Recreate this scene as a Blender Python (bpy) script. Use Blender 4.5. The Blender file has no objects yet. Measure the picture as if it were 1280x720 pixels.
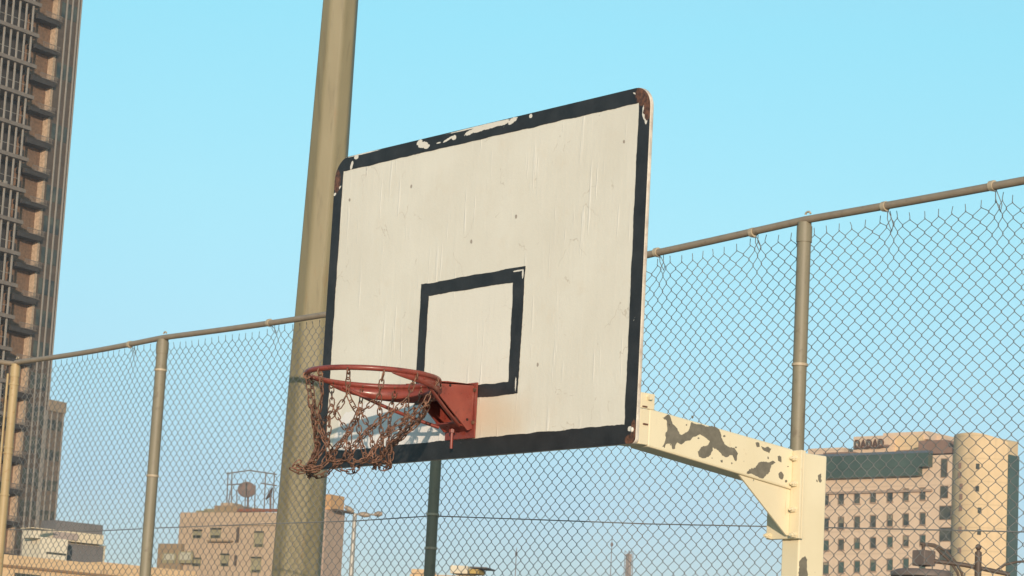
import bpy, bmesh, math, random
import numpy as np
from mathutils import Vector, Matrix
random.seed(4); rng = np.random.default_rng(4)
SC = bpy.context.scene; COL = SC.collection
rad = math.radians
GZ = 2.83                                   # height of the board's lower edge above the court

# ------------------------------------------------------------------ camera
F = 3300.8; CAM = np.array([7.3032, -5.6647, GZ - 1.0003])
YAW, PIT, ROL = -0.8962, 0.1729, 0.0535
fw = np.array([math.sin(YAW)*math.cos(PIT), math.cos(YAW)*math.cos(PIT), math.sin(PIT)])
rh = np.array([math.cos(YAW), -math.sin(YAW), 0.0]); up0 = np.cross(rh, fw)
rt = math.cos(ROL)*rh + math.sin(ROL)*up0; up = -math.sin(ROL)*rh + math.cos(ROL)*up0
cam_d = bpy.data.cameras.new('camera'); cam = bpy.data.objects.new('camera', cam_d); COL.objects.link(cam)
M3 = Matrix((rt, up, -fw)).transposed().to_4x4(); M3.translation = Vector(CAM); cam.matrix_world = M3
cam_d.sensor_width = 36; cam_d.lens = 36*F/1280; cam_d.clip_start = 0.1; cam_d.clip_end = 12000
cam_d.dof.use_dof = True; cam_d.dof.focus_distance = 10.2; cam_d.dof.aperture_fstop = 40.0
SC.camera = cam

# ------------------------------------------------------------------ sky, sun, exposure
SUN_TAN = 1.25; SUN_EL = rad(7.0)
sdir = np.array([SUN_TAN, -1.0, 0]); sdir /= np.linalg.norm(sdir)
sdir = np.array([sdir[0]*math.cos(SUN_EL), sdir[1]*math.cos(SUN_EL), math.sin(SUN_EL)])   # towards the sun
W = bpy.data.worlds.new("World"); SC.world = W; W.use_nodes = True
wn = W.node_tree.nodes; wl = W.node_tree.links; wn.clear()
sky = wn.new('ShaderNodeTexSky'); sky.sky_type = 'NISHITA'; sky.sun_disc = False
sky.sun_elevation = SUN_EL; sky.sun_rotation = math.atan2(sdir[0], sdir[1])
sky.altitude = 0; sky.air_density = 0.8; sky.dust_density = 0.2; sky.ozone_density = 1.0
wb = wn.new('ShaderNodeMix'); wb.data_type = 'RGBA'; wb.blend_type = 'MULTIPLY'; wb.inputs[0].default_value = 1
# cool grade of the whole sky, with the dusky belt that lies over a hazy horizon
tcw = wn.new('ShaderNodeTexCoord'); sxw = wn.new('ShaderNodeSeparateXYZ'); rpw = wn.new('ShaderNodeValToRGB'); wl.new(tcw.outputs['Generated'], sxw.inputs[0]); wl.new(sxw.outputs[2], rpw.inputs[0])
els = rpw.color_ramp.elements; els[0].position = 0.0; els[1].position = 0.5
GR = [(0.0, (.40, .36, .50)), (.09, (.52, .58, .74)), (.14, (.64, .78, .83)), (.20, (.73, .98, .92)), (.27, (.76, 1.17, 1.05)), (.5, (1.30, 1.45, 1.25))]
for k_, (ps_, cc_) in enumerate(GR):
    e_ = els[0] if k_ == 0 else (els[len(els)-1] if k_ == len(GR)-1 else els.new(ps_)); e_.position = ps_; e_.color = (*cc_, 1)
wl.new(rpw.outputs[0], wb.inputs[7])
bg = wn.new('ShaderNodeBackground'); bg.inputs[1].default_value = 0.15
wo = wn.new('ShaderNodeOutputWorld')
wl.new(sky.outputs[0], wb.inputs[6]); wl.new(wb.outputs[2], bg.inputs[0]); wl.new(bg.outputs[0], wo.inputs[0])
sl = bpy.data.lights.new('sun', 'SUN'); sl.energy = 2.7; sl.angle = rad(0.6); sl.color = (1.0, 0.80, 0.62)
so = bpy.data.objects.new('sun', sl); COL.objects.link(so)
so.rotation_euler = Vector(sdir).to_track_quat('Z', 'Y').to_euler(); so.location = (20, -16, 12)
SC.view_settings.view_transform = 'Standard'; SC.view_settings.look = 'None'
SC.view_settings.gamma = 1; SC.view_settings.exposure = 0.60; SC.view_settings.use_curve_mapping = False

# ------------------------------------------------------------------ pixel rays to world points
def ray(x, y): return fw*F + rt*(x-640) - up*(y-360)
def at(x, y, depth): return CAM + ray(x, y)*(depth/F)
def hit(x, y, P, n):
    d = ray(x, y); return CAM + d*(np.dot(P-CAM, n)/np.dot(d, n))
def onX(x, y, X): return hit(x, y, np.array([X, 0, 0.]), np.array([1., 0, 0]))
def onY(x, y, Y): return hit(x, y, np.array([0, Y, 0.]), np.array([0, 1., 0]))

# ------------------------------------------------------------------ node material helpers
class NT:
    def __init__(s, name, rough=0.6, metal=0.0, spec=0.5):
        s.m = bpy.data.materials.new(name); s.m.use_nodes = True
        s.t = s.m.node_tree; s.t.nodes.clear()
        s.o = s.t.nodes.new('ShaderNodeOutputMaterial'); s.b = s.t.nodes.new('ShaderNodeBsdfPrincipled')
        s.t.links.new(s.b.outputs[0], s.o.inputs[0])
        s.b.inputs['Roughness'].default_value = rough; s.b.inputs['Metallic'].default_value = metal
        s.b.inputs['Specular IOR Level'].default_value = spec
        s.co = s.t.nodes.new('ShaderNodeTexCoord')
    def put(s, sock, v):
        if hasattr(v, 'is_linked') or hasattr(v, 'links'): s.t.links.new(v, sock)
        else:
            if isinstance(v, (tuple, list)) and len(v) == 3 and sock.type == 'RGBA': v = (*v, 1)
            sock.default_value = v
    def obj(s): return s.co.outputs['Object']
    def mapping(s, scale=(1, 1, 1), loc=(0, 0, 0), vec=None):
        n = s.t.nodes.new('ShaderNodeMapping'); s.put(n.inputs['Vector'], vec or s.obj())
        n.inputs['Scale'].default_value = scale; n.inputs['Location'].default_value = loc; return n.outputs[0]
    def noise(s, scale=5, detail=4, rough=0.55, dist=0, vec=None, col=False):
        n = s.t.nodes.new('ShaderNodeTexNoise'); s.put(n.inputs['Vector'], vec or s.obj())
        n.inputs['Scale'].default_value = scale; n.inputs['Detail'].default_value = detail
        n.inputs['Roughness'].default_value = rough; n.inputs['Distortion'].default_value = dist
        return n.outputs['Color' if col else 'Fac']
    def vor(s, scale=5, vec=None, feature='F1'):
        n = s.t.nodes.new('ShaderNodeTexVoronoi'); n.feature = feature; s.put(n.inputs['Vector'], vec or s.obj())
        n.inputs['Scale'].default_value = scale; return n.outputs['Distance']
    def math(s, op, a, b=0.0, clamp=False):
        n = s.t.nodes.new('ShaderNodeMath'); n.operation = op; n.use_clamp = clamp
        s.put(n.inputs[0], a); s.put(n.inputs[1], b); return n.outputs[0]
    def ramp(s, v, lo, hi, a=0.0, b=1.0):
        n = s.t.nodes.new('ShaderNodeMapRange'); s.put(n.inputs[0], v)
        for i, q in enumerate((lo, hi, a, b)): n.inputs[i+1].default_value = q
        return n.outputs[0]
    def mix(s, f, a, b, mode='MIX'):
        n = s.t.nodes.new('ShaderNodeMix'); n.data_type = 'RGBA'; n.blend_type = mode
        s.put(n.inputs[0], f); s.put(n.inputs[6], a); s.put(n.inputs[7], b); return n.outputs[2]
    def sep(s, v=None):
        n = s.t.nodes.new('ShaderNodeSeparateXYZ'); s.put(n.inputs[0], v or s.obj()); return n.outputs
    def comb(s, x, y, z):
        n = s.t.nodes.new('ShaderNodeCombineXYZ')
        for i, q in enumerate((x, y, z)): s.put(n.inputs[i], q)
        return n.outputs[0]
    def blob(s, u, v, cu, cv, ru, rv, ang=0, amp=0.35, nz=None):
        """1 inside a ragged ellipse at (cu, cv), 0 outside; u, v are sockets"""
        du = s.math('SUBTRACT', u, cu); dv = s.math('SUBTRACT', v, cv); c, q = math.cos(ang), math.sin(ang)
        a = s.math('DIVIDE', s.math('ADD', s.math('MULTIPLY', du, c), s.math('MULTIPLY', dv, q)), ru)
        b = s.math('DIVIDE', s.math('SUBTRACT', s.math('MULTIPLY', dv, c), s.math('MULTIPLY', du, q)), rv)
        d = s.math('ADD', s.math('MULTIPLY', a, a), s.math('MULTIPLY', b, b))
        if nz is not None: d = s.math('ADD', d, s.math('MULTIPLY', s.math('SUBTRACT', nz, 0.5), amp*4))
        return s.math('LESS_THAN', d, 1.0)
    def bump(s, h, strength=0.3, dist=0.01):
        n = s.t.nodes.new('ShaderNodeBump'); s.put(n.inputs['Height'], h)
        n.inputs['Strength'].default_value = strength; n.inputs['Distance'].default_value = dist
        s.t.links.new(n.outputs[0], s.b.inputs['Normal'])
    def color(s, v): s.put(s.b.inputs['Base Color'], v)
    def rough(s, v): s.put(s.b.inputs['Roughness'], v)

def simple(name, c, rough=0.6, metal=0.0, var=0.12, scale=6.0, bump=0.0, dirt=None, stretch=(1, 1, 1)):
    n = NT(name, rough, metal); v = n.mapping(stretch)
    f = n.ramp(n.noise(scale, 6, 0.6, vec=v), 0.3, 0.7)
    col = n.mix(f, tuple(q*(1-var) for q in c), tuple(min(1, q*(1+var)) for q in c))
    if dirt:
        g = n.ramp(n.noise(scale*0.35, 5, 0.65, vec=v), 0.5, 0.68); col = n.mix(n.math('MULTIPLY', g, 0.6), col, dirt)
    n.color(col)
    if bump: n.bump(n.noise(scale*6, 4, 0.6), bump, 0.004)
    return n.m

# ------------------------------------------------------------------ object helpers
def tag(o, label=None, cat=None, group=None, kind=None):
    if label: o['label'] = label
    if cat: o['category'] = cat
    if group: o['group'] = group
    if kind: o['kind'] = kind
    return o
def empty(name, loc, rz=0.0):
    o = bpy.data.objects.new(name, None); COL.objects.link(o); o.location = loc; o.rotation_euler = (0, 0, rz)
    o.empty_display_size = 0.2; return o
class MB:
    """collects shapes, builds ONE mesh object"""
    def __init__(s): s.v = []; s.f = []; s.n = 0; s.sm = []
    def add(s, V, Fc, smooth=False):
        V = np.asarray(V, float).reshape(-1, 3); s.v.append(V)
        s.f += [tuple(i+s.n for i in f) for f in Fc]; s.sm += [smooth]*len(Fc); s.n += len(V)
    def box(s, a, b, rot=None):
        x0, y0, z0 = np.minimum(a, b); x1, y1, z1 = np.maximum(a, b)
        V = np.array([(x, y, z) for z in (z0, z1) for y in (y0, y1) for x in (x0, x1)])
        if rot is not None: c = V.mean(0); V = (V-c)@np.asarray(rot).T + c
        s.add(V, [(0, 2, 3, 1), (4, 5, 7, 6), (0, 1, 5, 4), (2, 6, 7, 3), (0, 4, 6, 2), (1, 3, 7, 5)]); return s
    def prism(s, poly, d, axis=1, off=0.0):
        """poly = list of 3D points of a planar face; extruded by vector d"""
        P = np.asarray(poly, float); d = np.asarray(d, float); n = len(P)
        V = np.vstack([P, P+d]); fs = [tuple(range(n-1, -1, -1)), tuple(range(n, 2*n))]
        fs += [(i, (i+1) % n, n+(i+1) % n, n+i) for i in range(n)]
        s.add(V, fs); return s
    def tube(s, pts, r, k=10, ref=None, caps=True, smooth=True, closed=False):
        # pipe or wire along a path
        P = np.asarray(pts, float); n = len(P)
        T = np.gradient(P, axis=0) if not closed else np.roll(P, -1, 0)-np.roll(P, 1, 0)
        T /= np.linalg.norm(T, axis=1)[:, None]+1e-12
        ref = np.array(ref if ref is not None else ((0, 0, 1.) if abs(T[0][2]) < .8 else (0, 1., 0)))
        A = np.cross(T, ref); A /= np.linalg.norm(A, axis=1)[:, None]+1e-9; B = np.cross(T, A)
        R = np.full(n, r) if np.isscalar(r) else np.asarray(r)
        a = np.arange(k)*2*np.pi/k
        V = P[:, None]+R[:, None, None]*(np.cos(a)[None, :, None]*A[:, None]+np.sin(a)[None, :, None]*B[:, None])
        fs = []; m = n if closed else n-1
        for i in range(m):
            j = (i+1) % n
            for q in range(k): fs.append((i*k+q, i*k+(q+1) % k, j*k+(q+1) % k, j*k+q))
        s.add(V.reshape(-1, 3), fs, smooth)
        if caps and not closed:
            W_ = V.reshape(-1, 3); s.add(W_[:k], [tuple(range(k-1, -1, -1))]); s.add(W_[-k:], [tuple(range(k))])
        return s
    def sphere(s, c, r, u=14, w=8, sc=(1, 1, 1)):
        V = [(0, 0, 1)]+[(math.sin(math.pi*j/w)*math.cos(2*math.pi*i/u), math.sin(math.pi*j/w)*math.sin(2*math.pi*i/u), math.cos(math.pi*j/w)) for j in range(1, w) for i in range(u)]+[(0, 0, -1)]
        V = np.array(V)*r*np.array(sc)+np.array(c); fs = []
        for i in range(u): fs.append((0, 1+i, 1+(i+1) % u)); e = 1+(w-2)*u; fs.append((len(V)-1, e+(i+1) % u, e+i))
        for j in range(w-2):
            for i in range(u): a = 1+j*u; fs.append((a+i, a+u+i, a+u+(i+1) % u, a+(i+1) % u))
        s.add(V, fs, True); return s
    def build(s, name, mat, parent=None, bevel=0.0):
        me = bpy.data.meshes.new(name); V = np.vstack(s.v)
        me.from_pydata(V.tolist(), [], s.f); me.materials.append(mat)
        me.polygons.foreach_set('use_smooth', s.sm); me.update()
        o = bpy.data.objects.new(name, me); COL.objects.link(o)
        if parent is not None: o.parent = parent
        if bevel:
            b = o.modifiers.new('bevel', 'BEVEL'); b.width = bevel; b.segments = 2; b.limit_method = 'ANGLE'; b.angle_limit = rad(40)
        return o

# ------------------------------------------------------------------ ground
court_m = simple('court_concrete', (0.30, 0.25, 0.19), 0.85, var=0.15, scale=1.5, bump=0.2, dirt=(0.2, 0.16, 0.12))
sand_m = simple('sandy_ground', (0.36, 0.28, 0.19), 0.95, var=0.2, scale=0.05)
g = MB(); g.box((-3500, -3500, -0.5), (3500, 3500, -0.02)); tag(g.build('ground', sand_m), kind='structure')

# ------------------------------------------------------------------ basketball hoop
hoop = empty('basketball_hoop', (0.88, 0.80, 0))
tag(hoop, 'basketball goal with worn white backboard, red rim, rusty chain net and peeling cream post', 'basketball hoop')
OFF = np.array([-0.88, -0.80, 0.0])
class HB(MB):                                # points given in court coordinates
    def build(s, name, mat, parent=hoop, bevel=0.0):
        s.v = [v+OFF for v in s.v]; return super().build(name, mat, parent, bevel)

BW, BH, BT = 1.81, 1.203, 0.016
def rounded(x0, x1, z0, z1, r, n=6, seg=0):
    rs = r if isinstance(r, (tuple, list)) else (r,)*4; out = []
    for (cx, cz, a0, q) in ((x0, z0, 180, rs[0]), (x1, z0, 270, rs[1]), (x1, z1, 0, rs[2]), (x0, z1, 90, rs[3])):
        sx = 1 if cx == x0 else -1; sz = 1 if cz == z0 else -1
        for k in range(n+1):
            a = rad(a0+90*k/n); out.append((cx+sx*q+q*math.cos(a), cz+sz*q+q*math.sin(a)))
    return out
# white painted plywood / board material
nb = NT('backboard_paint', 0.42)
x, y, z = nb.sep()
nz = nb.noise(28, 5, 0.6); fine = nb.noise(90, 4, 0.6); big = nb.noise(2.6, 5, 0.6)
streakv = nb.mapping((22, 22, 1.6)); streak = nb.noise(1.6, 5, 0.65, 0.4, vec=streakv)
col = nb.mix(nb.ramp(big, .35, .65), (0.70, 0.66, 0.56), (0.755, 0.72, 0.62))
col = nb.mix(nb.ramp(streak, .56, .72, 0, .22), col, (0.80, 0.75, 0.66))
col = nb.mix(nb.ramp(nb.noise(9, 6, 0.7), .55, .75, 0, .4), col, (0.68, 0.60, 0.47))
# hairline cracks and dark specks
cr = nb.vor(7, vec=nb.mix(0.14, nb.obj(), nb.noise(6, 4, .6, col=True)), feature='DISTANCE_TO_EDGE')
crm = nb.math('MULTIPLY', nb.math('LESS_THAN', cr, 0.006), nb.math('GREATER_THAN', nb.noise(5, 3), 0.56))
col = nb.mix(nb.math('MULTIPLY', crm, 0.4), col, (0.40, 0.33, 0.24))
sp = nb.math('MULTIPLY', nb.math('LESS_THAN', nb.vor(4.5), 0.022), 1.0)
col = nb.mix(nb.math('MULTIPLY', sp, .75), col, (0.13, 0.09, 0.06))
# fine vertical paint runs
run = nb.math('MULTIPLY', nb.ramp(nb.noise(1.0, 3, .5, vec=nb.mapping((55, 1, 3.5))), .62, .68), nb.ramp(nb.noise(4, 2), .42, .6))
col = nb.mix(nb.math('MULTIPLY', run, .5), col, (0.84, 0.81, 0.74))
Xb = nb.math('ADD', x, float(-OFF[0])); Zb = nb.math('SUBTRACT', z, GZ)
d_ = nb.math('MAXIMUM', nb.math('ABSOLUTE', nb.math('ADD', Xb, .011)), nb.math('MULTIPLY', nb.math('ABSOLUTE', nb.math('SUBTRACT', Zb, .43)), 1.32))
col = nb.mix(nb.math('MULTIPLY', nb.math('LESS_THAN', d_, .27), .35), col, (0.80, 0.765, 0.68))          # the square was filled in later with fresher white
ex = nb.math('DIVIDE', nb.math('SUBTRACT', Xb, .16), .20); ez = nb.math('DIVIDE', nb.math('SUBTRACT', Zb, .13), .13)
st_ = nb.ramp(nb.math('ADD', nb.math('ADD', nb.math('MULTIPLY', ex, ex), nb.math('MULTIPLY', ez, ez)), nb.noise(8, 4)), .5, 1.6, .55, 0)
col = nb.mix(st_, col, (0.66, 0.50, 0.33))                                                                # rust stain spreading from the bracket
lx = nb.math('DIVIDE', nb.math('ADD', Xb, .45), .38); lz_ = nb.math('DIVIDE', nb.math('SUBTRACT', Zb, .10), .14)
wp = nb.math('LESS_THAN', nb.math('ADD', nb.math('ADD', nb.math('MULTIPLY', lx, lx), nb.math('MULTIPLY', lz_, lz_)), nb.math('MULTIPLY', nb.math('SUBTRACT', nb.noise(7, 5), .5), 1.6)), 1.0)
col = nb.mix(nb.math('MULTIPLY', wp, .6), col, (0.82, 0.80, 0.80))                                         # newer white repaint under the rim
for (px_, py_, r_) in ((589, 302, 2.2), (645, 271, 2.2), (672, 456, 2), (437, 250, 2), (514, 233, 2), (780, 177, 2)):
    p_ = onY(px_, py_, 0); bm_ = nb.blob(Xb, Zb, float(p_[0]), float(p_[2])-GZ, r_/218*.6, r_/345*1.2, .2, .5, fine); col = nb.mix(nb.math('MULTIPLY', bm_, .7), col, (.2, .14, .1))
nb.color(col)
edge = nb.math('ADD', nb.math('ADD', nb.math('MULTIPLY', streak, 0.5), nb.math('MULTIPLY', fine, 0.35)), nb.math('MULTIPLY', run, 0.8))
nb.bump(nb.math('SUBTRACT', edge, nb.math('MULTIPLY', crm, 0.5)), 0.32, 0.006)
nb.rough(nb.ramp(fine, .3, .7, .38, .6))
BOARD_M = nb.m
edge_m = simple('board_edge_paint', (0.62, 0.55, 0.46), 0.6, var=.25, scale=20, dirt=(0.25, 0.12, 0.07), bump=.3)
bo = HB(); pts = rounded(-BW/2, BW/2, GZ, GZ+BH, (.02, .02, .075, .085), 7)
bo.prism([(a, 0.0, b) for a, b in pts], (0, BT, 0)); board = bo.build('backboard', BOARD_M, hoop, 0.004)
board.data.materials.append(edge_m)
for p in board.data.polygons:
    if abs(p.normal.y) < .7: p.material_index = 1

# black painted border: a ragged-edged ring of paint 1.5 mm proud of the board
def ragged(pts, amp, step=0.012, seed=1):
    r = random.Random(seed); out = []; n = len(pts)
    for i in range(n):
        a = np.array(pts[i]); b = np.array(pts[(i+1) % n]); L = np.linalg.norm(b-a); k = max(1, int(L/step))
        for j in range(k): out.append(a+(b-a)*j/k)
    out = np.array(out); m = len(out)
    nzv = np.array([r.gauss(0, 1) for _ in range(m)])
    sm = (nzv+np.roll(nzv, 1)+np.roll(nzv, -1)+np.roll(nzv, 2)+np.roll(nzv, -2))/2.2 + nzv*.45
    t = np.roll(out, -1, 0)-np.roll(out, 1, 0); t /= np.linalg.norm(t, axis=1)[:, None]+1e-9
    return out+np.stack([t[:, 1], -t[:, 0]], 1)*sm[:, None]*amp
def ringmesh(outer, inner, y0, th, name, mat, parent):
    """faces between two closed outlines, then given thickness"""
    bm = bmesh.new()
    vo = [bm.verts.new((a, y0, b)) for a, b in outer]; vi = [bm.verts.new((a, y0, b)) for a, b in inner]
    ed = [bm.edges.new((l[i], l[(i+1) % len(l)])) for l in (vo, vi) for i in range(len(l))]
    bmesh.ops.triangle_fill(bm, use_beauty=True, use_dissolve=False, edges=ed)
    g = bmesh.ops.extrude_face_region(bm, geom=bm.faces[:])
    bmesh.ops.translate(bm, vec=(0, -th, 0), verts=[v for v in g['geom'] if isinstance(v, bmesh.types.BMVert)])
    bmesh.ops.recalc_face_normals(bm, faces=bm.faces)
    bmesh.ops.translate(bm, vec=OFF, verts=bm.verts)
    me = bpy.data.meshes.new(name); bm.to_mesh(me); bm.free(); me.materials.append(mat)
    o = bpy.data.objects.new(name, me); COL.objects.link(o); o.parent = parent; return o
# paint material with its chips; object coordinates are court coordinates minus OFF
nk = NT('black_line_paint', 0.5)
x, y, z = nk.sep(); X = nk.math('ADD', x, float(-OFF[0])); Z = nk.math('SUBTRACT', z, GZ)
n1 = nk.noise(80, 5, 0.75); n2 = nk.noise(70, 4, .6)
col = nk.mix(nk.ramp(nk.noise(14, 5, .6), .35, .7), (0.015, 0.015, 0.016), (0.030, 0.030, 0.031))
top = BH-0.03
chips = []
for (px, py, rx, ry, an, am) in ((529, 181, 7, 4, 0, .45), (525, 178, 4, 3.5, .3, .5), (534, 183, 4, 3, 0, .5), (561, 174, 7, 1.6, .25, .7), (568, 172, 3, 3, 0, .7), (549, 178.5, 3, 1, 0, .7),
        (588, 165.5, 7, 3, .15, .6), (598, 162, 10, 3.5, 0, .6), (612, 158, 12, 3.2, 0, .6), (628, 154, 10, 3, 0, .6), (641, 151, 6, 3.2, .3, .6), (600, 158, 40, 1.0, 0, .5),
        (446, 196.5, 3, 3.2, 0, .5), (440, 207, 1.8, 6, -.35, .5), (424, 236, 3.5, 1.8, .6, .5), (419, 243, 2, 2, .4, .5), (455, 192, 22, .8, 0, .6), (664, 145, 2, 2.5, 0, .6),
        (797, 118, 5, 1.2, -.4, .5), (806, 141, 2.3, 9, .12, .5), (808, 150, 1.5, 5, 0, .5), (788, 536, 2.5, 3, 0, .4), (654, 342, 1, 6, 0, .7), (648, 338.5, 6, 1, 0, .7), (541, 353, 7, .9, 0, .7), (525, 380, .8, 12, 0, .8), (645, 480, .8, 8, 0, .8), (538, 372, 2, 1, .3, .6)):
    p = onY(px, py, 0.0); chips.append((float(p[0]), float(p[2])-GZ, rx/218, ry/345, an, am))
m = None
for (cu, cv, ru, rv, an, am) in chips:
    q = nk.blob(X, Z, cu, cv, ru, rv, an, am, n1); m = q if m is None else nk.math('MAXIMUM', m, q)
rough_edge = nk.math('GREATER_THAN', nk.noise(38, 5, .7), 0.735); m = nk.math('MAXIMUM', m, rough_edge)
col = nk.mix(m, col, (0.74, 0.69, 0.60))
r = None
for (cu, cv, ru, rv, an) in ((.875, BH-.025, .045, .045, 0), (.893, BH-.07, .022, .05, 0), (-.887, BH-.09, .022, .045, 0), (.875, .012, .022, .018, 0), (.893, .04, .013, .04, 0)):
    q = nk.blob(X, Z, cu, cv, ru, rv, an, .45, n2); r = q if r is None else nk.math('MAXIMUM', r, q)
rustc = nk.mix(nk.ramp(n2, .35, .65), (0.045, 0.022, 0.014), (0.20, 0.085, 0.045))
col = nk.mix(r, col, rustc); nk.color(col); nk.bump(nk.math('SUBTRACT', nk.math('MULTIPLY', n1, .5), m), 0.5, 0.003)
BLACK_M = nk.m
out = [(a, b) for a, b in rounded(-BW/2+.001, BW/2-.001, GZ+.001, GZ+BH-.001, (.02, .02, .075, .085), 7)]
inn = ragged([(-BW/2+.055, GZ+.066), (-BW/2+.055, GZ+BH-.054), (BW/2-.058, GZ+BH-.054), (BW/2-.058, GZ+.066)], .0008, seed=2)
ringmesh(out, inn, -.0005, .0012, 'border_stripe', BLACK_M, board)
c0, c1, d0, d1 = -.306, .284, GZ+.207, GZ+.652
o2 = ragged([(c0, d0), (c1, d0), (c1+.006, d1+.002), (c0-.002, d1)], .0008, seed=3)
i2 = ragged([(c0+.046, d0+.046), (c0+.046, d1-.048), (c1-.056, d1-.048), (c1-.056, d0+.046)], .0008, seed=5)
ringmesh(o2, i2, -.0005, .0012, 'target_square', BLACK_M, board)

# rear angle-iron frame and its right-hand lug
CREAM = None
nc = NT('cream_paint', 0.38)
x, y, z = nc.sep(); n3 = nc.noise(11, 6, .62); n4 = nc.noise(45, 5, .6)
base = nc.mix(nc.ramp(nc.noise(3, 5, .6), .3, .7), (0.70, 0.60, 0.40), (0.76, 0.67, 0.47))
base = nc.mix(nc.ramp(nc.noise(30, 6, .7), .62, .75, 0, .5), base, (0.52, 0.36, 0.2))
rw = nc.ramp(nc.noise(1, 5, .65, vec=nc.mapping((60, 60, 7))), .60, .74, 0, .55); base = nc.mix(nc.math('MULTIPLY', rw, nc.ramp(nc.noise(6, 3), .45, .6)), base, (.36, .20, .10)); nc.color(base); nc.bump(n4, .15, .002); CREAM = nc.m
fr = HB()
for (a, b) in (((-.80, BT+.001, GZ+.02), (.79, BT+.031, GZ+.026)), ((-.80, BT+.001, GZ+BH-.09), (.79, BT+.031, GZ+BH-.084)),
               ((-.80, BT+.001, GZ+.027), (-.794, BT+.031, GZ+BH-.091)), ((-.03, BT+.001, GZ+.027), (-.024, BT+.031, GZ+BH-.091)),
               ((.784, BT+.001, GZ+.027), (.79, BT+.031, GZ+BH-.091))): fr.box(a, b)
fr.build('rear_frame', CREAM, board)

# arm with bare grey patches where the paint came off: outline shapes taken in the side's own plane (Y, Z)
def side(px, py, X=.9): p = onX(px, py, X); return float(p[1]-0), float(p[2])
na = NT('peeling_cream_paint', 0.4)
x, y, z = na.sep(); Yc = na.math('ADD', y, float(-OFF[1]))
n3 = na.noise(22, 5, .6); n4 = na.noise(70, 4, .6)
base = na.mix(na.ramp(na.noise(3, 5, .6), .3, .7), (0.72, 0.625, 0.42), (0.79, 0.70, 0.49))
base = na.mix(na.ramp(na.noise(24, 6, .7), .64, .76, 0, .45), base, (0.52, 0.37, 0.21))
def S(px, py): return ((px/6+780), (py/6+480))
def pxl(*P): return P
pm = abs(onX(900, 550, .9)[1]-onX(901, 550, .9)[1]); zm = abs(onX(900, 550, .9)[2]-onX(900, 551, .9)[2]); n4 = na.noise(70, 4, .6)
rw = na.ramp(na.noise(1, 5, .65, vec=na.mapping((60, 60, 9))), .60, .74, 0, .5); base = na.mix(na.math('MULTIPLY', rw, na.ramp(na.noise(6, 3), .5, .62)), base, (.40, .24, .12)); na.color(base); na.bump(n4, .15, .002)
ng = NT('bare_grey_metal', .75); ng.color(ng.mix(ng.ramp(ng.noise(40, 5, .65), .3, .7), (0.125, 0.115, 0.088), (0.20, 0.18, 0.135))); ng.bump(ng.noise(90, 4), .3, .002)
BARE = ng.m
def patch(poly, f, ox, oy, X, parent, seed):
    P = [onX(px/f+ox, py/f+oy, X) for px, py in poly]; q = ragged([(p[1], p[2]) for p in P], .0019, .0055, seed)
    bm = bmesh.new(); vs = [bm.verts.new((X+.0006+OFF[0], a+OFF[1], b)) for a, b in q]; ed = [bm.edges.new((vs[i], vs[(i+1) % len(vs)])) for i in range(len(vs))]
    bmesh.ops.triangle_fill(bm, use_beauty=True, use_dissolve=False, edges=ed); g = bmesh.ops.extrude_face_region(bm, geom=bm.faces[:])
    bmesh.ops.translate(bm, vec=(-.0012, 0, 0), verts=[v for v in g['geom'] if isinstance(v, bmesh.types.BMVert)]); bmesh.ops.recalc_face_normals(bm, faces=bm.faces)
    me = bpy.data.meshes.new('bare_patch'); bm.to_mesh(me); bm.free(); me.materials.append(BARE); o = bpy.data.objects.new('bare_patch', me); COL.objects.link(o); o.parent = parent
    return o
PEEL = na.m
AX0, AX1 = .81, .90
def pY(px, py, X=.9): return onX(px, py, X)
a_tl, a_tr, a_br, a_bl = pY(803.5, 509), pY(994, 562), pY(991, 612), pY(799, 556.5)
a_tl[1] = a_bl[1] = BT+.042; yE = .727; a_tr[1] = a_br[1] = yE
am_ = HB(); am_.prism([a_bl, a_br, a_tr, a_tl], (-(AX1-AX0), 0, 0)); arm = am_.build('support_arm', PEEL, hoop, .006)
PATCH = [(285,250),(335,235),(365,300),(430,375),(480,350),(505,285),(560,300),(600,310),(680,320),(715,340),(730,400),(755,450),(785,480),(825,485),(860,520),(840,575),(815,530),(790,525),(770,540),(735,535),(700,490),(660,470),(665,500),(650,530),(600,555),(565,540),(550,505),(570,480),(630,455),(645,430),(600,400),(570,385),(520,395),(500,425),(430,445),(400,440),(385,490),(360,490),(350,455),(315,450),(305,480),(285,470),(300,430),(310,400),(305,370),(325,340),(320,270)]
patch(PATCH, 6, 780, 480, AX1, arm, 1)
for k_, pl in enumerate(([(15,206),(60,170),(75,155),(110,145),(125,150),(150,145),(158,155),(140,170),(130,200),(98,230),(70,224)], [(60,55),(75,55),(78,75),(65,75)], [(88,72),(105,82),(120,70),(138,82),(125,105),(108,95)],
        [(112,125),(130,126),(125,133)], [(168,120),(178,112),(190,120),(186,150),(172,142)], [(176,210),(185,200),(197,215),(190,235),(178,225)])): patch(pl, 4, 930, 540, AX1, arm, 5+k_)
for k_, (px, py, r_) in enumerate(((836, 531, 1.2), (905, 546, 1.4), (873, 548, .9), (920, 560, 1.1), (838, 556, .8), (890, 573, 1.3), (902, 576, .8), (915, 579, 1.0), (858, 531, .7), (930, 577, .8), (866, 521, .8), (942, 600, .8), (985, 583, .9), (982, 601, .8))):
    patch([(px+r_*math.cos(t), py+r_*.9*math.sin(t)) for t in np.linspace(0, 6.28, 8)[:-1]], 1, 0, 0, AX1, arm, 40+k_)
rustp = simple('rusty_steel', (0.16, 0.075, 0.045), .8, var=.4, scale=25, bump=.4, dirt=(.05, .03, .02))
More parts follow.
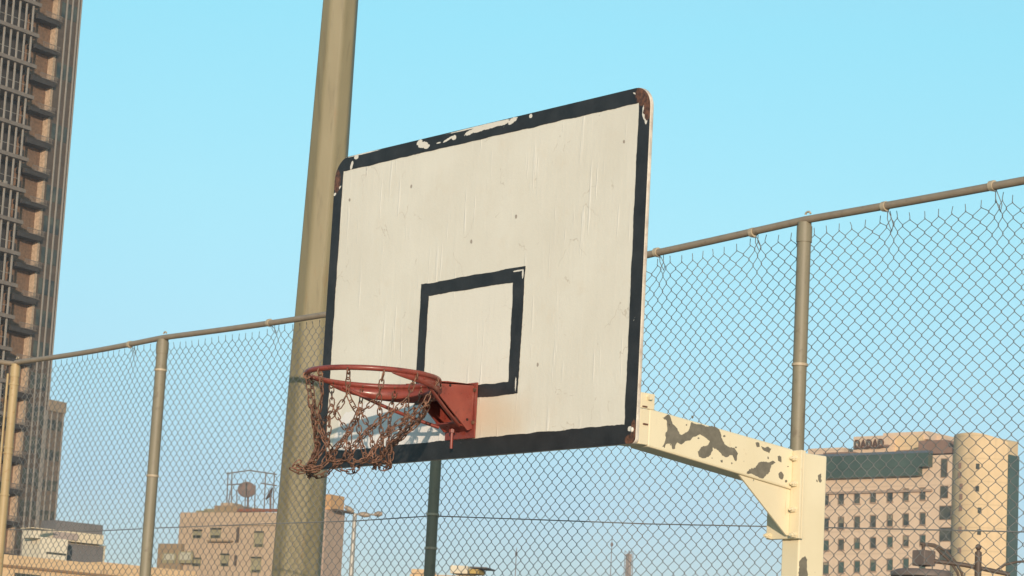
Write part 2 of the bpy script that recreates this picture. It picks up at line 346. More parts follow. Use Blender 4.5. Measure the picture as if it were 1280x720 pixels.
# end plate and bolt lugs where the arm meets the board
lug = HB(); zt = onX(801, 490, .9)[2]; zb = onX(800, 558, .9)[2]
lug.box((.80, BT+.001, zb+.008), (.9015, BT+.041, zt-.053))
lug.box((.895, BT+.001, zt-.052), (.903, BT+.062, zt)); lug.build('board_bracket', CREAM, arm, .002)
bl = HB()
for (px, py) in ((811, 497),): p = onX(px, py, .905); bl.tube([p+np.array([-.004, 0, 0]), p+np.array([.012, 0, 0])], .009, 6, smooth=False)
bl.build('bolt', CREAM, arm)
for (px, py) in ((804, 508), (805, 530)):
    p = onX(px, py, .905); b_ = HB(); b_.box(p+np.array([-.004, -.002, -.002]), p+np.array([.001, .018, .003])); b_.build('weld_gap', rustp, arm)
b_ = HB(); p = onY(790, 537, -.003); b_.sphere(p, .008, 8, 6, (1, .5, 1.1)); b_.build('bolt', simple('bolt_paint', (.75, .70, .62), .5), board)

# flange plates, bolts, gusset, post
ztop = onX(999, 562, .935)[2]; zbot = onY(980, 673.5, yE)[2]
fl = HB(); fl.box((.782, yE, zbot), (.938, yE+.010, ztop)); flange = fl.build('flange_plate', CREAM, hoop, .0015)
fl = HB(); fl.box((.782, yE+.012, zbot), (.938, yE+.022, ztop)); fl.build('mounting_plate', CREAM, hoop, .0015)
for (px, py) in ((995.5, 573), (995, 605), (994, 637), (994, 669)):
    p = onY(px, py, yE); p[0] = min(p[0], .926)
    b_ = HB(); b_.tube([p+np.array([0, -.016, 0]), p], .0095, 6, smooth=False); b_.tube([p+np.array([0, -.026, 0]), p], .0055, 8); b_.build('bolt', CREAM, flange)
p = onY(962, 670, yE); b_ = HB(); b_.tube([p+np.array([0, -.016, 0]), p], .0095, 6, smooth=False); b_.tube([p+np.array([0, -.026, 0]), p], .0055, 8); b_.build('bolt', CREAM, flange)
gx = .892; g0 = onX(924, 597, gx); g1 = onX(982, 671, gx)
zA = a_bl[2]+(a_br[2]-a_bl[2])*(g0[1]-a_bl[1])/(a_br[1]-a_bl[1])-.001
gs = HB(); gs.prism([(gx, g0[1], zA), (gx, yE-.012, zbot+.01), (gx, yE-.001, zbot+.01), (gx, yE-.001, a_br[2]-.001)], (-.008, 0, 0))
gs.build('gusset', CREAM, hoop, .001)
PX0, PX1, PY0, PY1 = .835, .918, yE+.023, .873
npz = NT('post_paint', 0.4)
x, y, z = npz.sep(); Yc = npz.math('ADD', y, float(-OFF[1])); nd = npz.noise(30, 5, .6); nd2 = npz.noise(31, 5, .6, vec=npz.mapping((1, 1, 1), (7, 3, 5)))
Yw = npz.math('ADD', Yc, npz.math('MULTIPLY', npz.math('SUBTRACT', nd, .5), .03)); Zw = npz.math('ADD', z, npz.math('MULTIPLY', npz.math('SUBTRACT', nd2, .5), .03))
base = npz.mix(npz.ramp(npz.noise(3, 5, .6), .3, .7), (0.72, 0.625, 0.42), (0.79, 0.70, 0.49)); m = None

m = npz.math('MULTIPLY', npz.math('GREATER_THAN', npz.noise(7, 5, .6), .66), npz.math('LESS_THAN', z, 2.3))
npz.color(npz.mix(m, base, (0.12, .11, .085))); npz.bump(npz.math('SUBTRACT', npz.math('MULTIPLY', nd, .15), m), .5, .002)
ps = HB(); zpt = onX(1020, 568, PX1)[2]; ps.box((PX0, PY0, 0), (PX1, PY1, zpt)); post_o = ps.build('post', npz.m, hoop, .005)
for k_, pl in enumerate(([(368,218),(385,208),(388,250),(374,248)], [(362,240),(367,238),(367,250),(362,250)], [(278,650),(290,630),(305,625),(315,640),(312,690),(322,740),(300,800),(272,790),(270,720)], [(352,698),(358,698),(357,706),(351,706)])): patch(pl, 4, 930, 540, PX1, post_o, 15+k_)
ft = HB(); ft.box((.70, .62, 0.0), (1.05, .98, .016)); ft.build('base_plate', CREAM, hoop, .003)

# rim
RC = np.array([-.002, -.412, GZ+.2325]); RR = .2275
nr = NT('red_rim_paint', 0.32)
c = nr.mix(nr.ramp(nr.noise(12, 5, .6), .3, .7), (0.20, 0.038, 0.027), (0.27, 0.062, 0.043))
wear = nr.ramp(nr.noise(38, 6, .75), .54, .66, 0, .75); c = nr.mix(wear, c, (0.10, 0.028, 0.022)); nr.color(c); nr.rough(nr.ramp(nr.noise(20, 4), .3, .7, .25, .5)); nr.bump(nr.noise(60, 3), .2, .001)
RED = nr.m
rm = HB(); aa = np.linspace(0, 2*np.pi, 97)[:-1]
rm.tube([RC+np.array([RR*math.cos(a), RR*math.sin(a), 0]) for a in aa], .0095, 12, ref=(0, 0, 1), closed=True)
rim = rm.build('rim', RED, hoop)
# collar band hugging the board side of the ring, deep at the back and running out towards the front
cb = HB(); A0, A1 = rad(-22), rad(186); n = 60; V = []; Fs = []
for i in range(n+1):
    t = i/n; a = A0+(A1-A0)*t
    k = max(0.0, math.sin(min(1, max(0, t))*math.pi))**.55; dep = .004+.056*k
    if a < rad(50): dep = .004+.045*k
    for (r_, zz) in ((RR-.003, -.004), (RR+.003, -.004), (RR+.003, -dep), (RR-.003, -dep)):
        V.append(RC+np.array([r_*math.cos(a), r_*math.sin(a), zz]))
for i in range(n):
    for q in range(4): Fs.append((i*4+q, i*4+(q+1) % 4, (i+1)*4+(q+1) % 4, (i+1)*4+q))
Fs += [(3, 2, 1, 0), (n*4, n*4+1, n*4+2, n*4+3)]
cb.add(V, Fs, True); cb.build('collar', RED, rim)
# bracket: back plate, two side cheeks, top plate, bottom lip
bk = HB(); bx0, bx1 = -.105, .052
bk.box((bx0, -.009, GZ+.066), (bx1+.012, -.003, GZ+.262)); bk.build('back_plate', RED, rim, .001)
Yf = -.15
for (xx, th) in ((bx1-.006, .006), (bx0+.02, .006)):
    ck = HB(); ck.prism([(xx, -.010, GZ+.255), (xx, -.010, GZ+.098), (xx, -.030, GZ+.090), (xx, Yf-.035, GZ+.218), (xx, Yf-.06, GZ+.242), (xx, -.13, GZ+.252)], (th, 0, 0)); ck.build('side_cheek', RED, rim, .001)
tp = HB(); tp.prism([(bx0+.02, -.010, GZ+.2565), (bx1, -.010, GZ+.2565), (bx1, Yf-.035, GZ+.243), (bx0+.02, Yf-.035, GZ+.243)], (0, 0, -.005)); tp.build('top_plate', RED, rim)
lp = HB()
lp.prism([(bx0+.027, -.011, GZ+.092), (bx1-.008, -.011, GZ+.092), (bx1-.008, -.075, GZ+.112), (bx0+.027, -.075, GZ+.112)], (0, 0, .005)); lp.build('bottom_lip', RED, rim)
for sx in (-1, 1):    # straps from the ring's flanks down to the bracket's lower lip
    a = rad(90+sx*82); P0_ = RC+np.array([RR*math.cos(a)*.98, RR*math.sin(a), -.012]) if sx == 1 else RC+np.array([RR*math.cos(rad(12)), RR*math.sin(rad(12)), -.012])
    E_ = np.array([bx0+.03 if sx == 1 else bx1-.012, -.06, GZ+.105]); mid = (P0_+E_)/2+np.array([0, .01, -.018]); st = HB()
    t = np.linspace(0, 1, 12)[:, None]; Q = (1-t)**2*P0_+2*t*(1-t)*mid+t*t*E_
    st.tube(Q, .0065, 8); st.build('brace_rod', RED, rim)
for (xx, zz) in ((bx1+.006, GZ+.235), (bx1+.006, GZ+.12), (bx0+.01, GZ+.235), (bx0+.01, GZ+.12)):
    b_ = HB(); b_.tube([(xx-.002, -.016, zz), (xx-.002, -.009, zz)], .007, 6, smooth=False); b_.build('bolt', rustp, rim)
b_ = HB(); b_.tube([(-.03, -.035, GZ+.10), (-.03, -.035, GZ+.03)], .0055, 8); b_.tube([(-.03, -.035, GZ+.098), (-.03, -.035, GZ+.086)], .011, 6, smooth=False); b_.build('hanging_bolt', RED, rim)
hole_m = simple('hole_dark', (.01, .008, .008), .9)
for (yy, zz) in ((-.118, GZ+.238), (-.035, GZ+.128)):
    b_ = HB(); b_.tube([(bx1+.0005, yy, zz), (bx1+.0012, yy, zz)], .005, 10); b_.build('bolt_hole', hole_m, rim)

# chain net
nch = NT('rusty_chain', 0.55, 0.35)
c = nch.mix(nch.ramp(nch.noise(40, 5, .65), .35, .65), (0.085, 0.042, 0.028), (0.30, 0.155, 0.10)); nch.color(c); nch.bump(nch.noise(150, 3), .3, .001)
CHAIN = nch.m
net = HB()
def link(c, d, roll, L=.031, w=.0080, r=.0023):
    d = d/np.linalg.norm(d); ref = np.array([0, 0, 1.]) if abs(d[2]) < .9 else np.array([1., 0, 0])
    a = np.cross(d, ref); a /= np.linalg.norm(a); b = np.cross(d, a); s_ = a*math.cos(roll)+b*math.sin(roll); nn = np.cross(d, s_)
    P = []; h = L/2-w
    for k in range(5): t = math.pi*k/4; P.append(c+d*(h+w*math.sin(t))+s_*w*math.cos(t))
    for k in range(5): t = math.pi*k/4; P.append(c-d*(h+w*math.sin(t))-s_*w*math.cos(t))
    net.tube(P, r, 5, ref=nn, closed=True)
def chain(A, B, sag=0.0, roll=None):
    A = np.array(A); B = np.array(B); L = np.linalg.norm(B-A); nlk = max(1, round(L/.0255)); roll = random.uniform(0, 3) if roll is None else roll
    t = np.linspace(0, 1, nlk+1); P = A[None]+(B-A)[None]*t[:, None]; P[:, 2] -= 4*sag*t*(1-t)
    for i in range(nlk): link((P[i]+P[i+1])/2, P[i+1]-P[i], roll+(i % 2)*math.pi/2+random.uniform(-.25, .25), L=np.linalg.norm(P[i+1]-P[i])+.0085)
NH = 12; lev = []
Zs = [-.014, -.085, -.165, -.245, -.315]; Rs = [.2275, .205, .172, .138, .115]; Sh = [0, .12, .4, .75, 1.0]
for k in range(5):
    row = []
    for i in range(NH):
        a = rad(i*30+3)+(rad(15) if k % 2 == 0 and k > 0 else 0)
        sh = np.array([-.035, -.045, 0])*Sh[k]; r_ = Rs[k]
        p = RC+sh+np.array([r_*math.cos(a), r_*math.sin(a), Zs[k]])
        back = .5+.5*math.sin(a+.6)                       # chains near the bracket are dragged and hang shorter
        if k > 1: p += np.array([0, 0, .035*back*(k-1)/4])+np.array([random.gauss(0, .011), random.gauss(0, .011), random.gauss(0, .010)])
        if k == 4 and math.cos(a-rad(235)) > .75: p += np.array([-.020, -.035, -.010])
        row.append(p)
    lev.append(row)
for i in range(NH):
    if i in (2, 3, 4): 
        pass
    chain(lev[0][i], lev[1][i])
    hk = HB(); a = rad(i*30+3)
    c0_ = RC+np.array([RR*math.cos(a), RR*math.sin(a), -.009]); rr_ = np.array([math.cos(a), math.sin(a), 0])
    hk.tube([c0_+rr_*.012*math.cos(t)+np.array([0, 0, .012*math.sin(t)-.002]) for t in np.linspace(rad(200), rad(520), 12)], .003, 6, ref=(-math.sin(a), math.cos(a), 0)); hk.build('net_hook', CHAIN, rim)
for k in range(1, 4):
    for i in range(NH):
        A = lev[k][i]; B1 = lev[k+1][i]; B2 = lev[k+1][(i-1) % NH] if k % 2 == 1 else lev[k+1][(i+1) % NH]
        for B in (B1, B2):
            if random.random() > .07: chain(A, B, sag=random.uniform(0, .012))
for i in range(NH):
    if i not in (3,): chain(lev[4][i], lev[4][(i+1) % NH], sag=random.uniform(.004, .02))
cl = lev[4][8]
for q in range(4): chain(cl+np.array([random.gauss(0, .02), random.gauss(0, .02), random.gauss(0, .012)]), cl+np.array([-.022+random.gauss(0, .015), -.035+random.gauss(0, .02), -.012+random.gauss(0, .008)]), .008)
net.build('chain_net', CHAIN, rim)
# ------------------------------------------------------------------ chain-link fence behind the goal
D1 = at(1006, 272, 12.2); D2 = at(204, 420, 17.0); D1h = np.array([D1[0], D1[1], 0]); D2h = np.array([D2[0], D2[1], 0])
fd = D1h-D2h; fd /= np.linalg.norm(fd)                    # along the fence, to the right
fnrm = np.array([fd[1], -fd[0], 0.0])                      # towards the camera
if np.dot(fnrm, CAM-D1) < 0: fnrm = -fnrm
def fence(px, py): return hit(px, py, D1h, fnrm)
tops = [hit(px, py, D1h+fnrm*.045, fnrm) for px, py in ((20, 453), (204, 422), (557, 368), (1006, 275), (1702, 141))]
org = tops[0]-fnrm*.045; org[2] = 0; ang = math.atan2(fd[1], fd[0])
S_ = [float(np.dot(t-org, fd)) for t in tops]; Hh = [float(t[2]) for t in tops]
def steel(name, c, dirt, sc=9, rough=.55):
    n = NT(name, rough, 0.0); v = n.mapping((1, 1, .25)); f = n.ramp(n.noise(sc, 6, .65, vec=v), .3, .7)
    col = n.mix(f, c, tuple(q*1.22 for q in c)); g = n.ramp(n.noise(sc*2.3, 6, .7), .56, .70, 0, .75); col = n.mix(g, col, dirt)
    n.color(col); n.bump(n.noise(sc*8, 4), .25, .002); return n.m
POST_M = steel('fence_post_paint', (0.195, 0.172, 0.117), (0.14, 0.11, 0.075))
RAIL_M = steel('fence_rail_paint', (0.25, 0.20, 0.145), (0.14, 0.11, 0.085), 14)
RUST_M = steel('fence_corner_paint', (0.36, 0.27, 0.14), (0.30, 0.15, 0.05), 12)
CLAMP_M = steel('clamp_steel', (0.40, 0.33, 0.23), (0.3, 0.15, 0.07), 20)
nw = NT('fence_wire', 0.6, 0.0, .3); wc_ = nw.mix(nw.ramp(nw.noise(2.2, 5), .35, .65), (0.15, 0.155, 0.155), (0.26, 0.26, 0.25)); wc_ = nw.mix(nw.ramp(nw.noise(1.1, 6, .7), .54, .64, 0, .7), wc_, (.17, .115, .075)); nw.color(wc_); WIRE_M = nw.m
def wires(paths, r, k=3):
    """many wires as one vertex soup; every path (n,3); flattened twice-used frames, fast"""
    V = []; Fc = []; base = 0; a = np.arange(k)*2*np.pi/k+.5
    for P in paths:
        n = len(P); T = np.gradient(P, axis=0); T /= np.linalg.norm(T, axis=1)[:, None]
        A = np.cross(T, np.array([0, 1., 0])); A /= np.linalg.norm(A, axis=1)[:, None]+1e-9; B = np.cross(T, A)
        V.append((P[:, None]+r*(np.cos(a)[None, :, None]*A[:, None]+np.sin(a)[None, :, None]*B[:, None])).reshape(-1, 3))
        i = np.arange(n-1)[:, None]*k; q = np.arange(k)[None]; q2 = (q+1) % k
        Fc.append((np.stack([i+q, i+q2, i+k+q2, i+k+q], -1)+base).reshape(-1, 4)); base += n*k
    V = np.vstack(V); Fc = np.vstack(Fc); return V, Fc
def link_mesh(x0, x1, topf, zbot, name, parent, ties=(), seed=0, mat=None):
    """woven zigzag wires between x0 and x1 in the parent's local XZ plane"""
    Wd, Hd = .0385, .0655; R = np.random.default_rng(seed); paths = []
    nW = int((x1-x0)/Wd); ph = R.uniform(0, 6.28, 8)
    for i in range(nW+1):
        xb = x0+i*Wd; tp = topf(xb); top_row = math.floor(tp/Hd)*Hd if True else tp
        kmax = int((tp-zbot)/(Hd/2))
        k = np.arange(kmax+1); 
        # 4 samples per half period: vertical overlap at the knuckle, then the diagonal
        u = np.array([0, .16, .5, .84]); t = (k[:, None]+u[None]).ravel()[:-3]
        ku = np.floor(t).astype(int); fr_ = t-ku
        prof = np.where(fr_ < .01, 0.0, np.where(fr_ < .3, .10, np.where(fr_ < .7, .5, .90)))
        par = (ku+i) % 2
        xs = np.where(par == 0, prof, 1-prof); dz = t*Hd/2
        z = tp-dz; xx = xb+Wd*xs*1.04
        yy = np.where(par == 0, 1, -1)*(fr_-.5)*2*.0022*(1 if i % 2 == 0 else 1)
        # slow sag and pull of the fabric
        gx = .010*np.sin(2.1*xx+ph[0])*np.sin(1.3*z+ph[1])+.004*np.sin(9*xx+ph[2]+2*z)
        gz = .012*np.sin(1.7*xx+ph[3]+.6*z)+.004*np.sin(7*xx+ph[4]); gy = .012*np.sin(2.4*xx+ph[5])*np.sin(1.9*z+ph[6])
        for (tx, tz) in ties:
            d2 = ((xx-tx)/.11)**2+((z-tz)/.12)**2; e = np.exp(-d2); gx = gx-(xx-tx)*.55*e; gz = gz+.030*e
        P = np.stack([xx+gx, yy+gy, z+gz], 1)
        if (i % 2) == 0:      # cut barb above every second knuckle
            p0 = P[0]; P = np.vstack([p0+np.array([R.normal(0, .004), 0, .030]), p0+np.array([.002, 0, .008]), P])
        paths.append(P)
    V, Fc = wires(paths, .0020)
    me = bpy.data.meshes.new(name); me.vertices.add(len(V)); me.vertices.foreach_set('co', V.ravel())
    me.loops.add(Fc.size); me.loops.foreach_set('vertex_index', Fc.ravel().astype(np.int32)); me.polygons.add(len(Fc))
    me.polygons.foreach_set('loop_start', np.arange(0, Fc.size, 4, dtype=np.int32)); me.update(calc_edges=True); me.validate()
    me.polygons.foreach_set('use_smooth', np.ones(len(Fc), bool)); me.materials.append(mat or WIRE_M)
    o = bpy.data.objects.new(name, me); COL.objects.link(o); o.parent = parent; return o

def f_local(px, py): p = fence(px, py)-org; return float(np.dot(p, fd)), float(p[2])
fence_o = empty('chain_link_fence', org, ang)
tag(fence_o, 'tall chain link fence with tan steel posts and top rail running behind the backboard', 'fence')
Y_POST = -.045                                            # local -Y is the court side
if np.dot(np.array([math.sin(ang), -math.cos(ang), 0]), fnrm) < 0: Y_POST = .045
def rail_z(s): return float(np.interp(s, S_, Hh))
def pipe(x, y, z0, z1, r, k=20): m_ = MB(); m_.tube([(x, y, z0), (x, y, z1)], r, k); return m_
for i, (s, h) in enumerate(zip(S_, Hh)):
    r_ = (.031, .036, .030, .032, .032)[i]
    po = pipe(s, Y_POST, -.02, h-.012, r_).build('post', RUST_M if i == 0 else POST_M, fence_o)
    pipe(s, Y_POST, h-.105, h-.030, r_+.004).build('sleeve', RUST_M if i == 0 else POST_M, po)
    lp_ = MB(); lp_.tube([(s+.02+.017*math.cos(t), Y_POST, h+.024+.012*math.sin(t)) for t in np.linspace(0, math.pi, 9)], .005, 6, ref=(0, 1, 0)); lp_.build('rail_hook', CLAMP_M, po)
    for (px, py) in {1: ((196, 466), (188, 597)), 3: ((998, 459),), 2: ((536, 645), (533, 687)), 0: ((17, 483), (13, 561), (12, 568), (8, 620)), 4: ()}[i]:
        _, zz = f_local(px, py); pipe(s, Y_POST, zz-.006, zz+.006, r_+.0055).build('clamp_band', CLAMP_M if i else RUST_M, po)
rl = MB()
for i in range(4):
    n = 14; t = np.linspace(0, 1, n); xs = S_[i]+(S_[i+1]-S_[i])*t; zs = Hh[i]+(Hh[i+1]-Hh[i])*t-.012*np.sin(math.pi*t)
    rl.tube(np.stack([xs, np.full(n, Y_POST), zs], 1), .0175, 14)
rail = rl.build('top_rail', RAIL_M, fence_o)
ties = []
for (px, py) in ((170, 431), (345, 400), (830, 315), (950, 290), (1115, 262), (1250, 229)):
    s, zz = f_local(px, py); zr = rail_z(s)-.008
    cp = MB(); cp.tube([(s-.012, Y_POST, zr), (s+.012, Y_POST, zr)], .0225, 14); cp.build('collar', CLAMP_M, rail)
    dz = .075 if px > 1000 else (.055 if px > 500 else .035)
    tw = MB()
    e_ = random.uniform(-.006, .006)
    tw.tube([(s-.003, Y_POST*.5, zr-.018), (s-.012+e_, Y_POST*.3, zr-.02-dz*.4), (s-.010+e_, .0, zr-.02-dz*.8), (s+e_, .004, zr-.02-dz*1.15), (s+.012+e_, .0, zr-.02-dz*.75), (s+.010, Y_POST*.3, zr-.02-dz*.35), (s+.002, Y_POST*.5, zr-.018)], .0020, 5)
    tw.tube([(s-.010, Y_POST*1.2, zr-.020), (s+.012, Y_POST*.9, zr-.026), (s+.020, Y_POST*.9, zr-.020)], .0022, 5)
    tw.build('tie_wire', WIRE_M, rail); ties.append((s, zr-.018-dz))
def topf(s):
    gap = np.interp(s, S_, [.055, .055, .06, .075, .12]); return rail_z(s)-gap
gaps = [(S_[0]+.05, S_[4])]
link_mesh(S_[0]+.05, S_[4], topf, .05, 'wire_mesh', fence_o, ties, 3)
# single tension wire threaded through the mesh
tw = [(f_local(px, py)) for px, py in ((10, 662), (120, 664), (200, 660), (330, 655), (450, 651), (540, 645), (680, 650), (810, 655), (950, 658), (1100, 661), (1280, 665))]
e0 = (S_[4], tw[-1][1]-(tw[-2][1]-tw[-1][1])*1.3)
m_ = MB(); m_.tube([(a, -.006 if Y_POST < 0 else .006, b) for a, b in tw]+[(e0[0], 0, e0[1])], .0032, 6); m_.build('tension_wire', WIRE_M, fence_o)

# side fence that leaves the corner post towards the camera's left
sf = empty('chain_link_fence', org, ang+(rad(-90) if Y_POST < 0 else rad(90)))
sf.location = Vector(org+fd*(-.05)); tag(sf, 'side run of chain link fence leaving the rusty corner post at the left edge', 'fence')
hc = Hh[0]
zz = [hc, hc, hc]
m_ = MB(); m_.tube([(-.0, 0, hc-.005), (3, 0, hc+.0), (6, 0, hc)], .0175, 14); m_.build('top_rail', RAIL_M, sf)
for s in (3, 6): pipe(s, -.045, -.02, hc-.012, .031).build('post', POST_M, sf)
link_mesh(.09, 6, lambda s: hc-.055, .05, 'wire_mesh', sf, (), 9)
m_ = MB(); m_.tube([(.075, 0, .1), (.075, 0, hc-.08)], .009, 8); m_.build('tension_bar', RUST_M, sf)

# ------------------------------------------------------------------ tall lighting pole behind the fence
pb = at(370, 720, 17.15); pt_ = at(426, 0, 17.15)
cx_, cy_ = (pb[0]+pt_[0])/2, (pb[1]+pt_[1])/2
npo = NT('lamp_pole_paint', .6); v = npo.mapping((1, 1, .12))
c = npo.mix(npo.ramp(npo.noise(7, 6, .6, vec=v), .3, .7), (0.215, 0.183, 0.105), (0.265, 0.23, 0.14))
c = npo.mix(npo.ramp(npo.noise(1, 6, .65, vec=npo.mapping((26, 26, .8))), .55, .7, 0, .5), c, (.15, .125, .075)); c = npo.mix(npo.ramp(npo.noise(16, 6, .7, vec=npo.mapping((1, 1, .2))), .58, .72, 0, .6), c, (0.24, 0.15, 0.07)); npo.color(c); npo.bump(npo.noise(60, 3), .15, .002)
ax = (pt_-pb)/(pt_[2]-pb[2]); foot = pb-ax*pb[2]
lpz = empty('floodlight_pole', tuple(foot)); tag(lpz, 'tall tapered octagonal tan steel pole rising behind the fence and left of the backboard', 'pole')
m_ = MB(); Rb = 60/F*17.15/2*1.04; Rt = 43/F*17.15/2*1.04; dz = pt_[2]-pb[2]; gr = (Rb-Rt)/dz
prof = lambda z: Rb-(z-pb[2])*gr
k = 8; va = math.atan2(CAM[1]-foot[1], CAM[0]-foot[0]); zsN = np.linspace(0, 12.5, 9); V = []; Fs = []
for zq in zsN:
    r_ = prof(zq)
    for q in range(k):                              # octagon with softened arrises
        for da in (-.13, -.045, .045, .13):
            a = 2*math.pi*q/k+va+rad(12)+da; V.append((r_*math.cos(a)*(1-.02*abs(da)/.13)+ax[0]*zq, r_*math.sin(a)*(1-.02*abs(da)/.13)+ax[1]*zq, zq))
K = 4*k
for i in range(len(zsN)-1):
    for q in range(K): Fs.append((i*K+q, i*K+(q+1) % K, (i+1)*K+(q+1) % K, (i+1)*K+q))
Fs.append(tuple((len(zsN)-1)*K+q for q in range(K)))
m_.add(V, Fs); m_.build('pole', npo.m, lpz)
T0 = ax*12.4
m_ = MB(); m_.box((-.9, -.04, 12.4), (.9, .04, 12.48)); m_.build('crossarm', npo.m, lpz).location = (T0[0], T0[1], 0)
for q in (-.7, 0, .7): m_ = MB(); m_.box((q-.2, -.28, 12.2), (q+.2, -.10, 12.55)); m_.build('floodlight', simple('lamp_housing', (.2, .2, .2), .4), lpz, .02).location = (T0[0], T0[1], 0)
m_ = MB(); m_.box((-.3, -.3, 0), (.3, .3, .02)); m_.build('base_plate', npo.m, lpz)

# ------------------------------------------------------------------ far buildings: each an Empty with a facade plane (local XZ, Y away)
def yawvec(b): return np.array([math.sin(YAW+b), math.cos(YAW+b), 0.0])      # horizontal unit vector, b right of the camera axis
class Bld:
    def __init__(s, name, label, cat, px, py, depth, recede, sgn=1):
        """facade through pixel column px at this depth; recede = angle between the facade and the image's right (+: right end farther)"""
        s.O = at(px, py, depth); s.O[2] = 0
        s.u = yawvec(rad(90-recede)); s.n = np.array([s.u[1], -s.u[0], 0.0])
        if np.dot(s.n, CAM-s.O) < 0: s.n = -s.n
        a = math.atan2(s.u[1], s.u[0]); s.root = empty(name, s.O, a); tag(s.root, label, cat)
    def q(s, px, py, off=0.0):              # pixel -> local (u, z) on the facade plane pushed away by off
        p = hit(px, py, s.O-s.n*off, s.n)-s.O; return float(np.dot(p, s.u)), float(p[2])
    def deep(s, u, px, py):                 # depth v at which a wall running back from u ends at this pixel column
        lo, hi = 0.0, 80.0
        f = lambda v: s.q(px, py, v)[0]-u
        f0 = f(lo)
        for _ in range(50):
            m = (lo+hi)/2
            if (f(m) > 0) == (f0 > 0): lo = m
            else: hi = m
        return lo
    def box(s, name, mat, u0, u1, v0, v1, z0, z1, parent=None, bevel=0.0):
        m_ = MB(); m_.box((u0, v0, z0), (u1, v1, z1)); return m_.build(name, mat, parent or s.root, bevel)
def wallm(name, c, sc=.15, var=.08, joints=None, bump=.0):
    n = NT(name, .85); f = n.ramp(n.noise(sc*6, 6, .6), .3, .7); col = n.mix(f, tuple(q*(1-var) for q in c), tuple(q*(1+var) for q in c))
    st = n.ramp(n.noise(1.0, 5, .6, vec=n.mapping((1.2, 1.2, .12))), .52, .7, 0, .35); col = n.mix(st, col, tuple(q*.72 for q in c))
    if joints:
        x, y, z = n.sep(); a = n.math('LESS_THAN', n.math('FRACT', n.math('DIVIDE', z, joints)), .05 if joints < 2 else .06); col = n.mix(n.math('MULTIPLY', a, .35 if joints < 2 else .22), col, tuple(q*.45 for q in c))
    n.color(col); return n.m
GLASS_D = NT('dark_window', .25, 0, .6); GLASS_D.color(GLASS_D.mix(GLASS_D.ramp(GLASS_D.noise(.7, 3), .35, .65), (.03, .035, .03), (.10, .10, .07))); GLASS_D = GLASS_D.m
GLASS_G = NT('green_glass', .22, 0, .6); _n = GLASS_G.noise(.35, 4); GLASS_G.color(GLASS_G.mix(GLASS_G.ramp(_n, .3, .7), (.040, .068, .050), (.070, .105, .080))); GLASS_G = GLASS_G.m

# --- dark high-rise at the left
T = Bld('high_rise_tower', 'dark brown high rise tower with stacked balconies filling the left edge', 'tower', 60, 400, 280, 57.7-90+0 if False else 57.7)
brown = wallm('tower_brown', (.10, .075, .055), .2, .25); brick = wallm('tower_brick', (.19, .115, .068), .6, .35, joints=.55); grey = wallm('tower_slab', (.20, .165, .135), .2, .15)
dark = wallm('tower_dark', (.045, .040, .036), .2, .2); ribm = wallm('tower_rib', (.30, .27, .23), .3, .1); sun_pier_m = wallm('tower_sunlit_paint', (.42, .31, .21), .6, .35)
UE = T.q(102, 5)[0]; uA = T.q(76, 5)[0]; uB = T.q(73, 5)[0]; uC = T.q(46, 5)[0]; uL = uC-30; FH = T.q(39, 45)[1]-T.q(36, 83.5)[1]; zref = T.q(39, 45)[1]
nf0 = int((zref-6)/FH); z0 = zref-nf0*FH; NF = nf0+5; ZT = z0+NF*FH+2
T.box('body', brown, uA, UE, 0, 22, 0, ZT); T.box('core_wall', brick, uC, uA-.02, .8, 21.9, 0, ZT-.1); T.box('rear_block', dark, uL, uC-.02, 1.1, 21.8, 0, ZT-.2)
T.box('sunlit_paint_pier', sun_pier_m, uB, uA-.03, .05, .78, 0, ZT-1)  # paler wall colour stands in for sunlight on this narrow return
for px in (84, 91, 98.4): u = T.q(px, 5)[0]; T.box('rib', ribm, u-.09, u+.09, -.10, -.01, 0, ZT+.5)
T.box('edge_rib', ribm, UE-.10, UE+.04, -.08, -.005, 0, ZT+.4)
wband = []
for k in range(NF):
    zf = z0+k*FH
    T.box('floor_slab', grey, uL, uC-.25, -1.0, 1.08, zf-.28, zf+.12)
    rb = MB()
    for j in range(16):
        u = uC-1.15-j*1.02; rb.box((u-.09, -.75, zf+.16), (u+.09, -.62, zf+FH-.30))
    rb.box((uL, -.70, zf+1.05), (uC-1.0, -.66, zf+1.10)); rb.build('balcony_screen', ribm, T.root)
    if (k*7) % 3 == 0: u = uC-2.0-(k*13 % 5)*1.6; T.box('air_conditioner', ribm, u-.4, u+.4, .4, 1.05, zf+.2, zf+.8)
    T.box('balcony', dark, uC-.2, uB-.05, -.5, .78, zf-1.25-(k*37 % 5)*.05, zf-.85); T.box('balcony_rail', grey, uC+1.2, uB+.3, -.6, -.52, zf-.86, zf-.80); T.box('balcony_rail', grey, uC+.9, uB+.3, -.6, -.55, zf-.34, zf-.28); br_ = MB(); [br_.box((uC+.9+j*.21, -.59, zf-.79), (uC+.95+j*.21, -.56, zf-.35)) for j in range(int((uB+.3-uC-.9)/.21)+1)]; br_.build('balusters', grey, T.root)
    T.box('door_window', dark, uC+.02, uC+.75, .70, .79, zf+.1, zf+1.35)
    wm = MB()
    for (a, b) in ((uA+.2, T.q(84, 5)[0]-.2), (T.q(84, 5)[0]+.2, T.q(91, 5)[0]-.2), (T.q(91, 5)[0]+.2, T.q(98.4, 5)[0]-.2)): wm.box((a, -.05, zf-.1), (b, -.005, zf+1.6))
    if k % 2 or k < 16: wm.build('window_band', GLASS_D, T.root)
T.box('roof_parapet', brown, uA-.01, UE-.3, .3, 21, ZT+.01, ZT+1)

